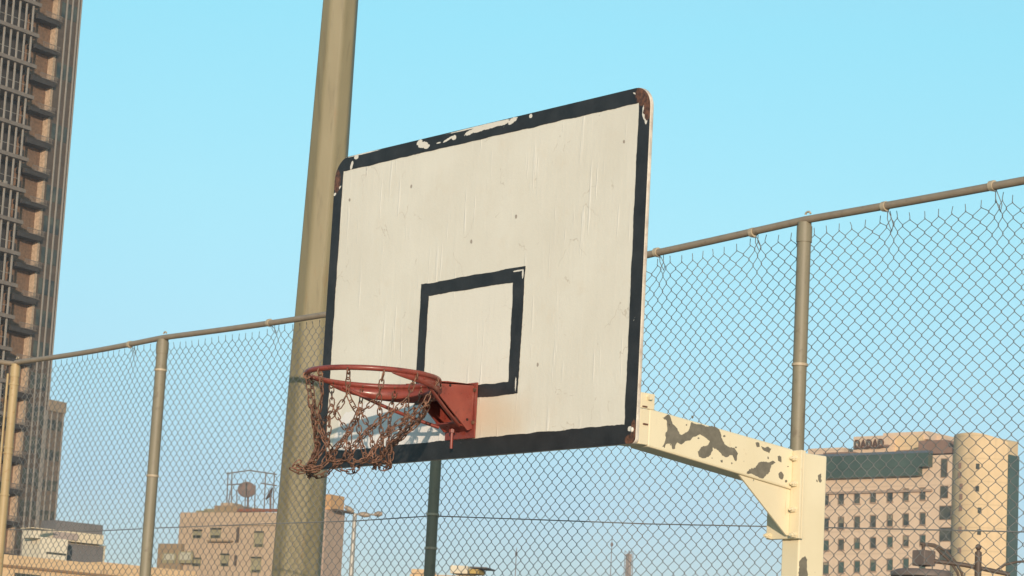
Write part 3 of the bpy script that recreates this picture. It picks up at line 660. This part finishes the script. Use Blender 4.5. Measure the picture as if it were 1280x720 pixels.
# --- ribbed office block below, beside the tower
A = Bld('office_block', 'brown ribbed office block with pale parapet beside the foot of the dark tower', 'building', 60, 400, 280, 57.7)
u0 = UE+.06; u1 = A.q(81.5, 503)[0]; zt = A.q(70, 501)[1]; zc = A.q(70, 515)[1]
A.box('wall', wallm('office_brown', (.16, .12, .085), .3, .25), u0, u1, 0, 14, 0, zc); A.box('parapet', wallm('parapet_tan', (.33, .25, .17)), u0, u1+.1, -.15, 14, zc+.01, zt)
n_r = 4
for i in range(n_r): u = u1-.15-i*(.92); A.box('rib', ribm, u-.08, u+.08, -.10, -.01, 0, zc-.02)
for k in range(14):
    wm = MB()
    for i in range(n_r): u = u1-.15-i*.92; wm.box((u-.72, -.06, zc-2.0-k*3.2), (u-.2, -.005, zc-.9-k*3.2))
    wm.build('window_band', GLASS_D, A.root)
for q in (.5, 2.0): A.box('roof_vent', grey, u1-q-.7, u1-q-.3, 3, 4, zt+.0, zt+.5)

# --- pale villa roofs at lower left
Vb = Bld('flat_roofed_house', 'small white and grey flat roofed house above the tan wall at lower left', 'house', 70, 660, 130, 40)
cream_w = wallm('house_cream', (.62, .52, .36)); whitew = wallm('house_white', (.66, .58, .44)); gr_w = wallm('house_grey', (.16, .15, .145)); mauve = wallm('house_mauve', (.36, .29, .25))
def vb(name, mat, x0, y0, x1, y1, v0, v1, zb=None):
    a = Vb.q(x0, y0, v0); b = Vb.q(x1, y1, v0); return Vb.box(name, mat, a[0], b[0], v0, v1, b[1] if zb is None else zb, a[1])
vb('roof_slab', gr_w, 70, 650, 128, 669, .2, 1.6); vb('upper_wall', cream_w, 66, 662, 129, 681, 0, 1.8); vb('wall_panel', mauve, 67, 664, 97, 676, -.06, -.005)
vb('lower_wall', gr_w, 84, 679, 128, 700, .3, 1.6, 0); vb('stair_block', whitew, 51, 671, 83, 700, -.9, .8, 0); vb('canopy', cream_w, 41, 659, 68, 663, -1.0, .2)
vb('parapet_block', whitew, 40, 662, 50, 673, -.9, .0); vb('wall', cream_w, 54, 674, 129, 720, .4, 1.5, 0)
Lb = Bld('long_tan_building', 'long sunlit tan building with ledge along the bottom left corner', 'building', 60, 700, 110, 42)
tan = wallm('sunlit_tan', (.62, .43, .245), .2, .08); a = Lb.q(-60, 686); b = Lb.q(131, 691); c = Lb.q(193, 709); d = Lb.q(250, 712)
Lb.box('wall', tan, a[0], b[0], 0, 9, 0, a[1]); Lb.box('lower_wall', tan, b[0]+.01, d[0], .2, 8.8, 0, Lb.q(190, 704)[1]-.15)
e = Lb.q(40, 709); Lb.box('ledge', wallm('ledge_brown', (.28, .17, .09)), a[0], d[0]-.1, -.12, -.005, e[1]-.10, e[1])
w0 = Lb.q(18, 716); w1 = Lb.q(50, 722); Lb.box('window', GLASS_D, w0[0], w1[0], -.06, -.006, w1[1]-1.0, w0[1]); Lb.box('vent', GLASS_D, Lb.q(58, 690)[0], Lb.q(82, 690)[0], -.08, -.01, Lb.q(60, 692.5)[1], Lb.q(60, 690)[1])

# --- mid block with rooftop dishes
Mb = Bld('apartment_block', 'tan apartment block with rooftop satellite dishes left of the tall pole', 'building', 280, 660, 290, -31.1)
mt = wallm('block_tan', (.46, .345, .235), .2, .10); mt2 = wallm('block_olive', (.30, .22, .13), .2, .10)
pale_tank = wallm('tank_pale', (.5, .45, .38))
def mb(name, mat, x0, y0, x1, y1, v0, v1, zb=None, par=None):
    a = Mb.q(x0, y0, v0); b = Mb.q(x1, y1, v0); return Mb.box(name, mat, a[0], b[0], v0, v1, b[1] if zb is None else zb, a[1], par)
mb('wall', mt, 225.5, 640.5, 346, 700, 0, 6, 0); mb('side_wing', mt2, 198, 679.5, 225.3, 700, -.6, 5, 0); mb('string_course', mt2, 272, 656, 346, 657.5, -.12, -.005)
olive = wallm('shutter_olive', (.30, .27, .16), .3, .15)
for (x0, y0, x1, y1) in ((241, 662, 251, 673), (263, 660, 275, 673), (318, 664, 328, 684), (314, 696, 325, 716), (276, 692, 285, 708), (240, 697, 250, 708)):
    f_ = mb('window', olive, x0, y0, x1, y1, -.10, -.006); mb('dark_window_head', GLASS_D, x0-.5, y0-.3, x1+.5, y0+1.8, -.30, -.12, par=f_); mb('pane', GLASS_D, x0+.5, y1-4, x1-.5, y1-.5, -.14, -.105, par=f_)  # dark strip across the top of each window
for (x0, y0, x1, y1) in ((203, 691, 219, 704), (223, 689, 240, 704)):
    f_ = mb('window', olive, x0, y0, x1, y1, -.75, -.61); mb('pane', wallm('pane_pale', (.45, .43, .33)), x0+2, y0+1.5, x1-2, y1-4, -.80, -.76, par=f_)
mb('drain_pipe', brown, 296, 659, 297, 678, -.2, -.02); mb('drain_pipe', brown, 293, 694, 294.3, 707, -.2, -.02); mb('balcony_ledge', mt2, 258, 675, 287, 677, -.7, -.01)
mb('roof_clutter', mt2, 268, 632, 300, 640.3, 2, 5); mb('roof_clutter', mt, 276, 628.5, 290, 632, 2.5, 4.5); mb('roof_clutter', grey, 299, 633, 305, 640.3, 1.5, 3); mb('roof_clutter', pale_tank, 311, 634.5, 320, 640.3, 4.2, 6); mb('roof_clutter', olive, 245, 638, 252, 640.3, 1, 2); mb('roof_clutter', olive, 255, 636, 268, 640.3, 2, 4)
mb('roof_pipe', wallm('red_pipe', (.24, .09, .05)), 296, 636, 346, 639.5, 1.0, 1.4)
fr_ = MB(); P_ = lambda px, py: (Mb.q(px, py, 3)[0], 3.0, Mb.q(px, py, 3)[1])
for (a, b) in (((283, 640), (285, 590)), ((289, 640), (290, 589)), ((330, 640), (332, 590)), ((341, 640), (343, 590)), ((283, 592), (312, 588)), ((312, 588), (346, 593)), ((284, 606), (302, 605)), ((326, 604), (346, 607)), ((283, 640), (290, 606)), ((306, 641), (307, 600)), ((296, 640), (296, 612)), ((318, 641), (319, 606))): fr_.tube([P_(*a), P_(*b)], .07, 5)
fr_.build('roof_frame', grey, Mb.root)
def dish(px, py, rpx, ang):
    c = Mb.q(px, py, 4); R0 = rpx*290/F; m_ = MB(); V = []; Fs = []; n = 20; rings = 5
    for j in range(rings+1):
        r = R0*j/rings
        for i in range(n):
            a = 2*math.pi*i/n; V.append((r*math.cos(a), .28*R0*(1-(j/rings)**2), r*math.sin(a)))
    V2 = [(p[0], p[1]+.05, p[2]) for p in V]; N = len(V)
    for j in range(rings):
        for i in range(n):
            q = (j*n+i, j*n+(i+1) % n, (j+1)*n+(i+1) % n, (j+1)*n+i); Fs.append(q); Fs.append(tuple(N+t for t in q[::-1]))
    V = np.array(V+V2); Rm = np.array(Matrix.Rotation(ang, 3, 'Z') @ Matrix.Rotation(rad(-25), 3, 'X')); V = V@Rm.T+np.array([c[0], 3.9, c[1]]); m_.add(V, Fs, True)
    m_.tube([(c[0], 4.2, c[1]-.2), (c[0]+.1, 4.3, Mb.q(300, 640.4)[1])], .12, 6)
    return m_
dm = wallm('dish_brown', (.20, .14, .115))
dish(309, 612, 11.5, rad(35)).build('satellite_dish', dm, Mb.root); dish(337, 617, 9, rad(-60)).build('satellite_dish', dm, Mb.root)
Sb = Bld('stair_tower', 'pinkish tan concrete block with orange roof box right of the tall pole', 'building', 405, 680, 280, -31.1)
def sb(name, mat, x0, y0, x1, y1, v0, v1, zb=None):
    a = Sb.q(x0, y0, v0); b = Sb.q(x1, y1, v0); return Sb.box(name, mat, a[0], b[0], v0, v1, b[1] if zb is None else zb, a[1])
uS = Sb.q(407, 660)[0]; Sb.box('wall', wallm('stair_pink', (.42, .30, .22)), uS-3.4, uS, 0, Sb.deep(uS, 430, 660), 0, Sb.q(405, 637)[1])
sb('roof_box', wallm('roof_orange', (.55, .32, .15)), 392, 618, 413, 636.8, .5, 3); sb('roof_edge', brown, 415, 636, 420, 638.5, .5, 4)

# --- hotel with green glass band at right
H = Bld('hotel_building', 'large pale pink hotel with green glass band, rooftop lettering and rounded wing at right', 'building', 1100, 640, 390, -41.4+0)
pk = wallm('hotel_pink', (.66, .49, .345), .1, .06, joints=3.3); ylw = wallm('hotel_cream', (.68, .50, .29), .1, .05, joints=3.3); pk2 = wallm('hotel_ledge', (.36, .26, .19)); rfm = wallm('hotel_roof_brown', (.24, .15, .11))
def hb(name, mat, x0, y0, x1, y1, v0, v1, zb=None, par=None):
    a = H.q(x0, y0, v0); b = H.q(x1, y1, v0); return H.box(name, mat, a[0], b[0], v0, v1, b[1] if zb is None else zb, a[1], par)
zw = H.q(1140, 570)[1]
aL = H.q(1008, 600)[0]; aR = H.q(1194, 600)[0]
H.box('wall', pk, aL, aR, 0, min(20, H.deep(aR, 1255, 640)), 0, zw)
zg0 = H.q(1100, 597)[1]; zg1 = H.q(1100, 569.5)[1]; gR = H.q(1166, 570)[0]; gR2 = H.q(1153, 590)[0]; zgm = H.q(1100, 589)[1]
gb = H.box('glass_band', GLASS_G, H.q(1026, 600)[0]-3, gR, -1.2, -.01, (zg0+zgm)/2+.8, zg1); H.box('glass_band_lower', GLASS_G, H.q(1026, 600)[0]-3, gR2, -1.1, -.01, zg0, (zg0+zgm)/2+.79)
H.box('glass_cap', simple('cap_blue', (.10, .13, .16), .4), H.q(1026, 600)[0]-3, gR+.05, -1.25, -.01, zg1+.01, zg1+.35)
H.box('ledge', pk2, aL, H.q(1166, 600)[0], -.4, -.01, zg0-2.3, zg0-1.95)
rows = [(612, 628), (643, 659), (670.5, 685), (698.5, 714), (726, 741), (753, 768)]
cols = [1032, 1051, 1071, 1091, 1112, 1132, 1153]
rev = wallm('window_reveal', (.30, .20, .13))
for ri, (ya, yb) in enumerate(rows):
    for ci, px in enumerate(cols):
        xo = -.0*ri; dy = -.055*(px-1100)
        f_ = hb('window', rev, px-3.6, ya+dy, px+3.6, yb+dy, -.05, -.005)
        blind = wallm('window_blind', (.20+.04*((ri*5+ci*3) % 4), .18+.03*((ri*5+ci*3) % 4), .12+.02*((ri*5+ci*3) % 4)))
        if (ri*7+ci*5) % 3 == 0: hb('blind', blind, px-2.2, ya+1.7+dy, px+3.2, ya+4+((ri+ci) % 3)*2+dy, -.14, -.102, par=f_)
        hb('sill', pk2, px-4, yb+dy-.2, px+4, yb+dy+.7, -.22, -.006, par=f_)
        hb('pane', GLASS_D if (ri < 2 or (ri+ci*2) % 4 == 0) else GLASS_G, px-2.4, ya+1.5+dy, px+3.4, yb-.8+dy, -.10, -.055, par=f_)
for (x0, y0, x1, y1) in ((1176, 573, 1184, 597), (1175, 607, 1185, 623), (1174, 632, 1189, 650), (1174, 659, 1189, 677), (1174, 686, 1189, 704), (1174, 713, 1189, 731)):
    f_ = hb('window', rev, x0, y0, x1, y1, -.05, -.005); hb('pane', GLASS_D, x0+.8, y0+1, x1-.8, y1-1, -.10, -.055, par=f_)
# roof volumes
hb('sign_wall', pk, 1067, 546, 1109, 574, 3, 8); hb('penthouse', ylw, 1100, 546, 1152, 575, 5, 14); hb('penthouse_cap', pk, 1104, 541.5, 1160, 549, 5.5, 13); hb('roof_slab', rfm, 1148, 551, 1182, 567, 1.5, 12)
hb('roof_house', pk, 1010, 561, 1054, 575, 6, 14); hb('roof_clutter', rfm, 1029, 566, 1067, 573, 1.5, 3); hb('roof_clutter', rfm, 1120, 563, 1160, 567.5, 1.2, 3); hb('roof_edge', rfm, 1160, 560, 1196, 566, .2, 1.2); hb('roof_tank', pk, 1160, 545, 1176, 560, 8, 12)
# lettering standing on a ledge
lz = H.q(1087, 557.2)[1]; hb('sign_ledge', rfm, 1067, 557.4, 1109, 558.1, 2.3, 2.9)
tc = bpy.data.curves.new('rooftop_lettering', 'FONT'); tc.body = 'DADAD'; tc.align_x = 'CENTER'; tc.extrude = .06; tc.offset = .022; tc.space_character = 1.12; tc.size = 1.0
to_ = bpy.data.objects.new('rooftop_lettering', tc); COL.objects.link(to_)
bpy.context.view_layer.update(); dg = bpy.context.evaluated_depsgraph_get(); me = bpy.data.meshes.new_from_object(to_.evaluated_get(dg)); bpy.data.objects.remove(to_)
sgn = bpy.data.objects.new('rooftop_lettering', me); COL.objects.link(sgn); me.materials.clear(); me.materials.append(wallm('letter_brown', (.10, .05, .03)))
wL = H.q(1106, 553, 2.5)[0]-H.q(1070, 555, 2.5)[0]; hL = H.q(1087, 547.2, 2.5)[1]-H.q(1087, 557, 2.5)[1]
bb = [v.co.copy() for v in me.vertices]; bw = max(v.x for v in bb)-min(v.x for v in bb); bh = max(v.y for v in bb)-min(v.y for v in bb)
sgn.parent = H.root; sgn.scale = (wL/bw, hL/bh*1.1, 1); sgn.rotation_euler = (rad(90), 0, 0); sgn.location = ((H.q(1106, 553, 2.5)[0]+H.q(1070, 555, 2.5)[0])/2, 2.2, lz+.05)
# rounded wing and green end wall
wing = MB(); uc = H.q(1226, 600)[0]; u_l = H.q(1191, 620)[0]; u_r = H.q(1259, 620)[0]; hw = (u_r-u_l)/2; uc = (u_l+u_r)/2; n = 24; P_ = []
for i in range(n+1):
    t = -1+2*i/n; P_.append((uc+hw*t, -3.0*(1-abs(t)**2.2)+(-.1)))
zt_l = H.q(1200, 545)[1]; zt_r = H.q(1256, 560)[1]
V = []; Fs = []
DV = H.deep(u_r, 1271, 640); Pall = P_+[(u_r, DV), (u_l, DV)]; m_n = len(Pall)
for (a, b) in Pall: V.append((a, b, 0))
for (a, b) in Pall: V.append((a, b, zt_l-.8 if b > 1 else zt_l-(max(0, (a-uc)/hw)**2)*1.2))
Fs = [tuple(range(m_n-1, -1, -1)), tuple(range(m_n, 2*m_n))]+[(i, (i+1) % m_n, m_n+(i+1) % m_n, m_n+i) for i in range(m_n)]
wing.add(V, Fs); wg = wing.build('rounded_wing', ylw, H.root)
def surf(px, py):       # point on the wing's curved front
    best = None
    for i in range(n):
        a = np.array([(P_[i][0]+P_[i+1][0])/2, (P_[i][1]+P_[i+1][1])/2]); u, zz_ = H.q(px, py, a[1]); d = abs(u-a[0])
        if best is None or d < best[0]: best = (d, a[0], a[1], zz_)
    return best[1:]
for (px, ys) in ((1201, (582, 594, 608, 621, 635, 662, 688)), (1223, (583, 611, 638, 665))):
    for py in ys:
        u, v_, zq = surf(px, py); m_ = MB(); m_.box((u-.25, v_-.12, zq-.4), (u+.25, v_+.3, zq+.4)); m_.build('small_window', GLASS_D if px > 1210 else rfm, wg)
gs_ = H.box('green_end_wall', GLASS_G, u_r+.01, u_r+.25, .0, DV, 0, H.q(1265, 568)[1])

# --- things beyond the fence nearer by
lp2 = at(440, 700, 62); st = empty('street_light', (lp2[0], lp2[1], 0), YAW*-1); tag(st, 'slender grey street light with flat lamp heads between the tall pole and the backboard', 'street light')
pale = simple('pale_galvanised', (.36, .34, .30), .5, .2)
hz = at(443, 641, 62)[2]; dxy = lambda px, py: at(px, py, 62)-np.array([lp2[0], lp2[1], 0])
st.rotation_euler = (0, 0, 0)
m_ = MB(); m_.tube([(0, 0, 0), (0, 0, hz)], [.10, .05], 10); m_.build('pole', pale, st)
for (a, b) in (((444, 642), (432, 633)), ((444, 642), (477, 643.5))):
    A_, B_ = dxy(*a), dxy(*b); A_[:2] = 0; m_ = MB(); m_.tube([A_, B_], .025, 6); m_.build('arm', pale, st)
for (px, py, px2, py2) in ((431, 633, 442, 640), (449, 642.5, 462, 644), (468, 643, 478, 642)):
    A_, B_ = dxy(px, py), dxy(px2, py2); m_ = MB(); m_.tube([A_, (A_+B_)/2, B_], [.04, .07, .04], 8); m_.build('lamp_head', simple('lamp_head_tan', (.30, .24, .18), .5), st)

Cb = Bld('low_building', 'low orange roofed building with white water tank at the bottom centre', 'building', 560, 715, 150, -15)
def cb_(name, mat, x0, y0, x1, y1, v0, v1, zb=None):
    a = Cb.q(x0, y0, v0); b = Cb.q(x1, y1, v0); return Cb.box(name, mat, a[0], b[0], v0, v1, b[1] if zb is None else zb, a[1], bevel=.03)
cb_('wall', tan, 512, 717, 606, 730, 0, 8, 0); cb_('parapet_block', tan, 514, 711, 530, 717.3, .5, 3); cb_('water_tank', whitew, 563, 706.5, 584, 717.2, 1, 3)
cb_('roof_box', wallm('mustard', (.42, .30, .10)), 586, 711, 598, 717.3, .6, 2); cb_('roof_plate', gr_w, 587, 708, 608, 710.5, .3, 2.3)

def mast(name, label, px, ytop, ybot, depth, w, kind):
    b = at(px, ybot, depth); r = empty(name, (b[0], b[1], 0)); tag(r, label, 'mast'); h = at(px, ytop, depth)[2]; s = depth/F
    if kind == 'needle':
        m_ = MB(); m_.tube([(0, 0, 0), (0, 0, h)], [w*s/2, w*s/7], 8); m_.build('shaft', dm, r); z_ = at(px, ytop+8, depth)[2]; m_ = MB(); m_.sphere((0, 0, z_), 1.8*s, 10, 6, (1, 1, 1.6)); m_.build('bulb', dm, r)
    else:
        m_ = MB()
        for sx, sy in ((-1, -1), (1, -1), (-1, 1), (1, 1)): m_.tube([(sx*w*s/2, sy*w*s/2, 0), (sx*w*s/2*.8, sy*w*s/2*.8, h)], .5*s, 4)
        k = 0; z_ = h
        while z_ > h*.55:
            d = 4.5*s
            for (a, c) in (((-1, -1), (1, -1)), ((-1, 1), (1, 1)), ((-1, -1), (-1, 1)), ((1, -1), (1, 1))): m_.tube([(a[0]*w*s/2*.82, a[1]*w*s/2*.82, z_), (c[0]*w*s/2*.82, c[1]*w*s/2*.82, z_-d)], .3*s, 4)
            z_ -= d
        m_.build('lattice', dm, r); m_ = MB(); m_.box((-w*s*.3, -w*s*.3, h*.55), (w*s*.3, w*s*.3, h*.985)); m_.build('core', wallm('mast_tan', (.42, .34, .28)), r)
mast('radio_mast', 'thin distant mast with a small bulb, leftmost on the skyline under the backboard', 644, 684, 720, 900, 3, 'needle')
mast('radio_mast', 'thin distant needle mast just left of the lattice tower', 763, 672, 720, 900, 2.5, 'needle')
mast('lattice_tower', 'distant tan lattice tower on the skyline left of the goal post', 785, 688, 720, 800, 9, 'lattice')

# play structure peeking in at lower right
pp = at(1170, 710, 30); PS = empty('play_structure', (pp[0], pp[1], 0)); tag(PS, 'dark playground structure with round roof and curved pipes at the lower right', 'playground')
dk = simple('play_dark_brown', (.085, .06, .045), .6, var=.2); dk2 = simple('play_grey_brown', (.14, .11, .095), .6, var=.2)
L3 = lambda px, py, d=30: at(px, py, d)-np.array([pp[0], pp[1], 0])
c_ = L3(1152, 716); m_ = MB(); R1 = 39*30/F
m_.tube([c_+np.array([0, 0, -.05]), c_, c_+np.array([0, 0, .03])], [R1*.98, R1, R1*.8], 28); m_.build('round_roof', dk2, PS)
a = L3(1154.5, 707.5); m_ = MB(); hw_ = 13*30/F; m_.box(a+np.array([-hw_*.8, -hw_*.8, 0]), a+np.array([hw_*.8, hw_*.8, .175])); m_.build('roof_box', dk2, PS, .01)
m_ = MB(); m_.tube([L3(1154, 690), L3(1154, 678)], .02, 6); m_.build('finial', dk, PS)
for off, rr_ in ((0, .016), (1, .016)):
    Q = [L3(1150+off*2, 679+off*.5), L3(1168, 681+off*2), L3(1183-off*7, 689+off*2), L3(1194-off*6, 702), L3(1202-off*5, 716), L3(1206-off*4, 735)]
    m_ = MB(); m_.tube(Q, rr_, 8); m_.build('curved_pipe', dk, PS)
m_ = MB(); m_.tube([L3(1165, 701), L3(1205, 706), L3(1262, 718)], .026, 8); m_.build('beam', dk, PS)
m_ = MB(); b0 = L3(1223, 690); m_.tube([(b0[0], b0[1], 0), (b0[0], b0[1], b0[2]), ], .040, 12); m_.build('post', dk, PS)
m_ = MB(); m_.sphere(L3(1223, 684), .036, 12, 8); m_.tube([L3(1223, 692), L3(1223, 687)], [.035, .015], 10); m_.build('post_cap', dk, PS)
m_ = MB(); m_.tube([L3(1243, 715), L3(1256, 706), L3(1270, 702.5), L3(1290, 701)], .014, 8); m_.build('rail_arc', dk, PS)
m_ = MB(); m_.tube([L3(1140, 720), (L3(1140, 720)[0], L3(1140, 720)[1], 0)], .04, 10); m_.build('post', dk, PS)
m_ = MB(); m_.tube([L3(1170, 720), (L3(1170, 720)[0], L3(1170, 720)[1], 0)], .04, 10); m_.build('post', dk, PS)

# court slab
g = MB(); g.box((-14, -16, -.2), (16, 2.6, -.004)); tag(g.build('court', court_m), kind='structure')

# ------------------------------------------------------------------ thin haze over the city
hm = bpy.data.materials.new('haze'); hm.use_nodes = True; ht = hm.node_tree; ht.nodes.clear()
hv = ht.nodes.new('ShaderNodeVolumePrincipled'); hv.inputs['Color'].default_value = (.86, .92, 1, 1); hv.inputs['Density'].default_value = .00025; hv.inputs['Anisotropy'].default_value = 0.0
ho = ht.nodes.new('ShaderNodeOutputMaterial'); ht.links.new(hv.outputs[0], ho.inputs['Volume'])
hz_ = MB(); cc = CAM[:2]; f2 = yawvec(0)[:2]; r2 = yawvec(rad(90))[:2]
P4 = [cc-f2*60-r2*450, cc-f2*60+r2*450, cc+f2*1150+r2*450, cc+f2*1150-r2*450]
hz_.prism([(p[0], p[1], -1.5) for p in P4], (0, 0, 125.0)); hb_ = hz_.build('haze', hm); tag(hb_, kind='stuff')
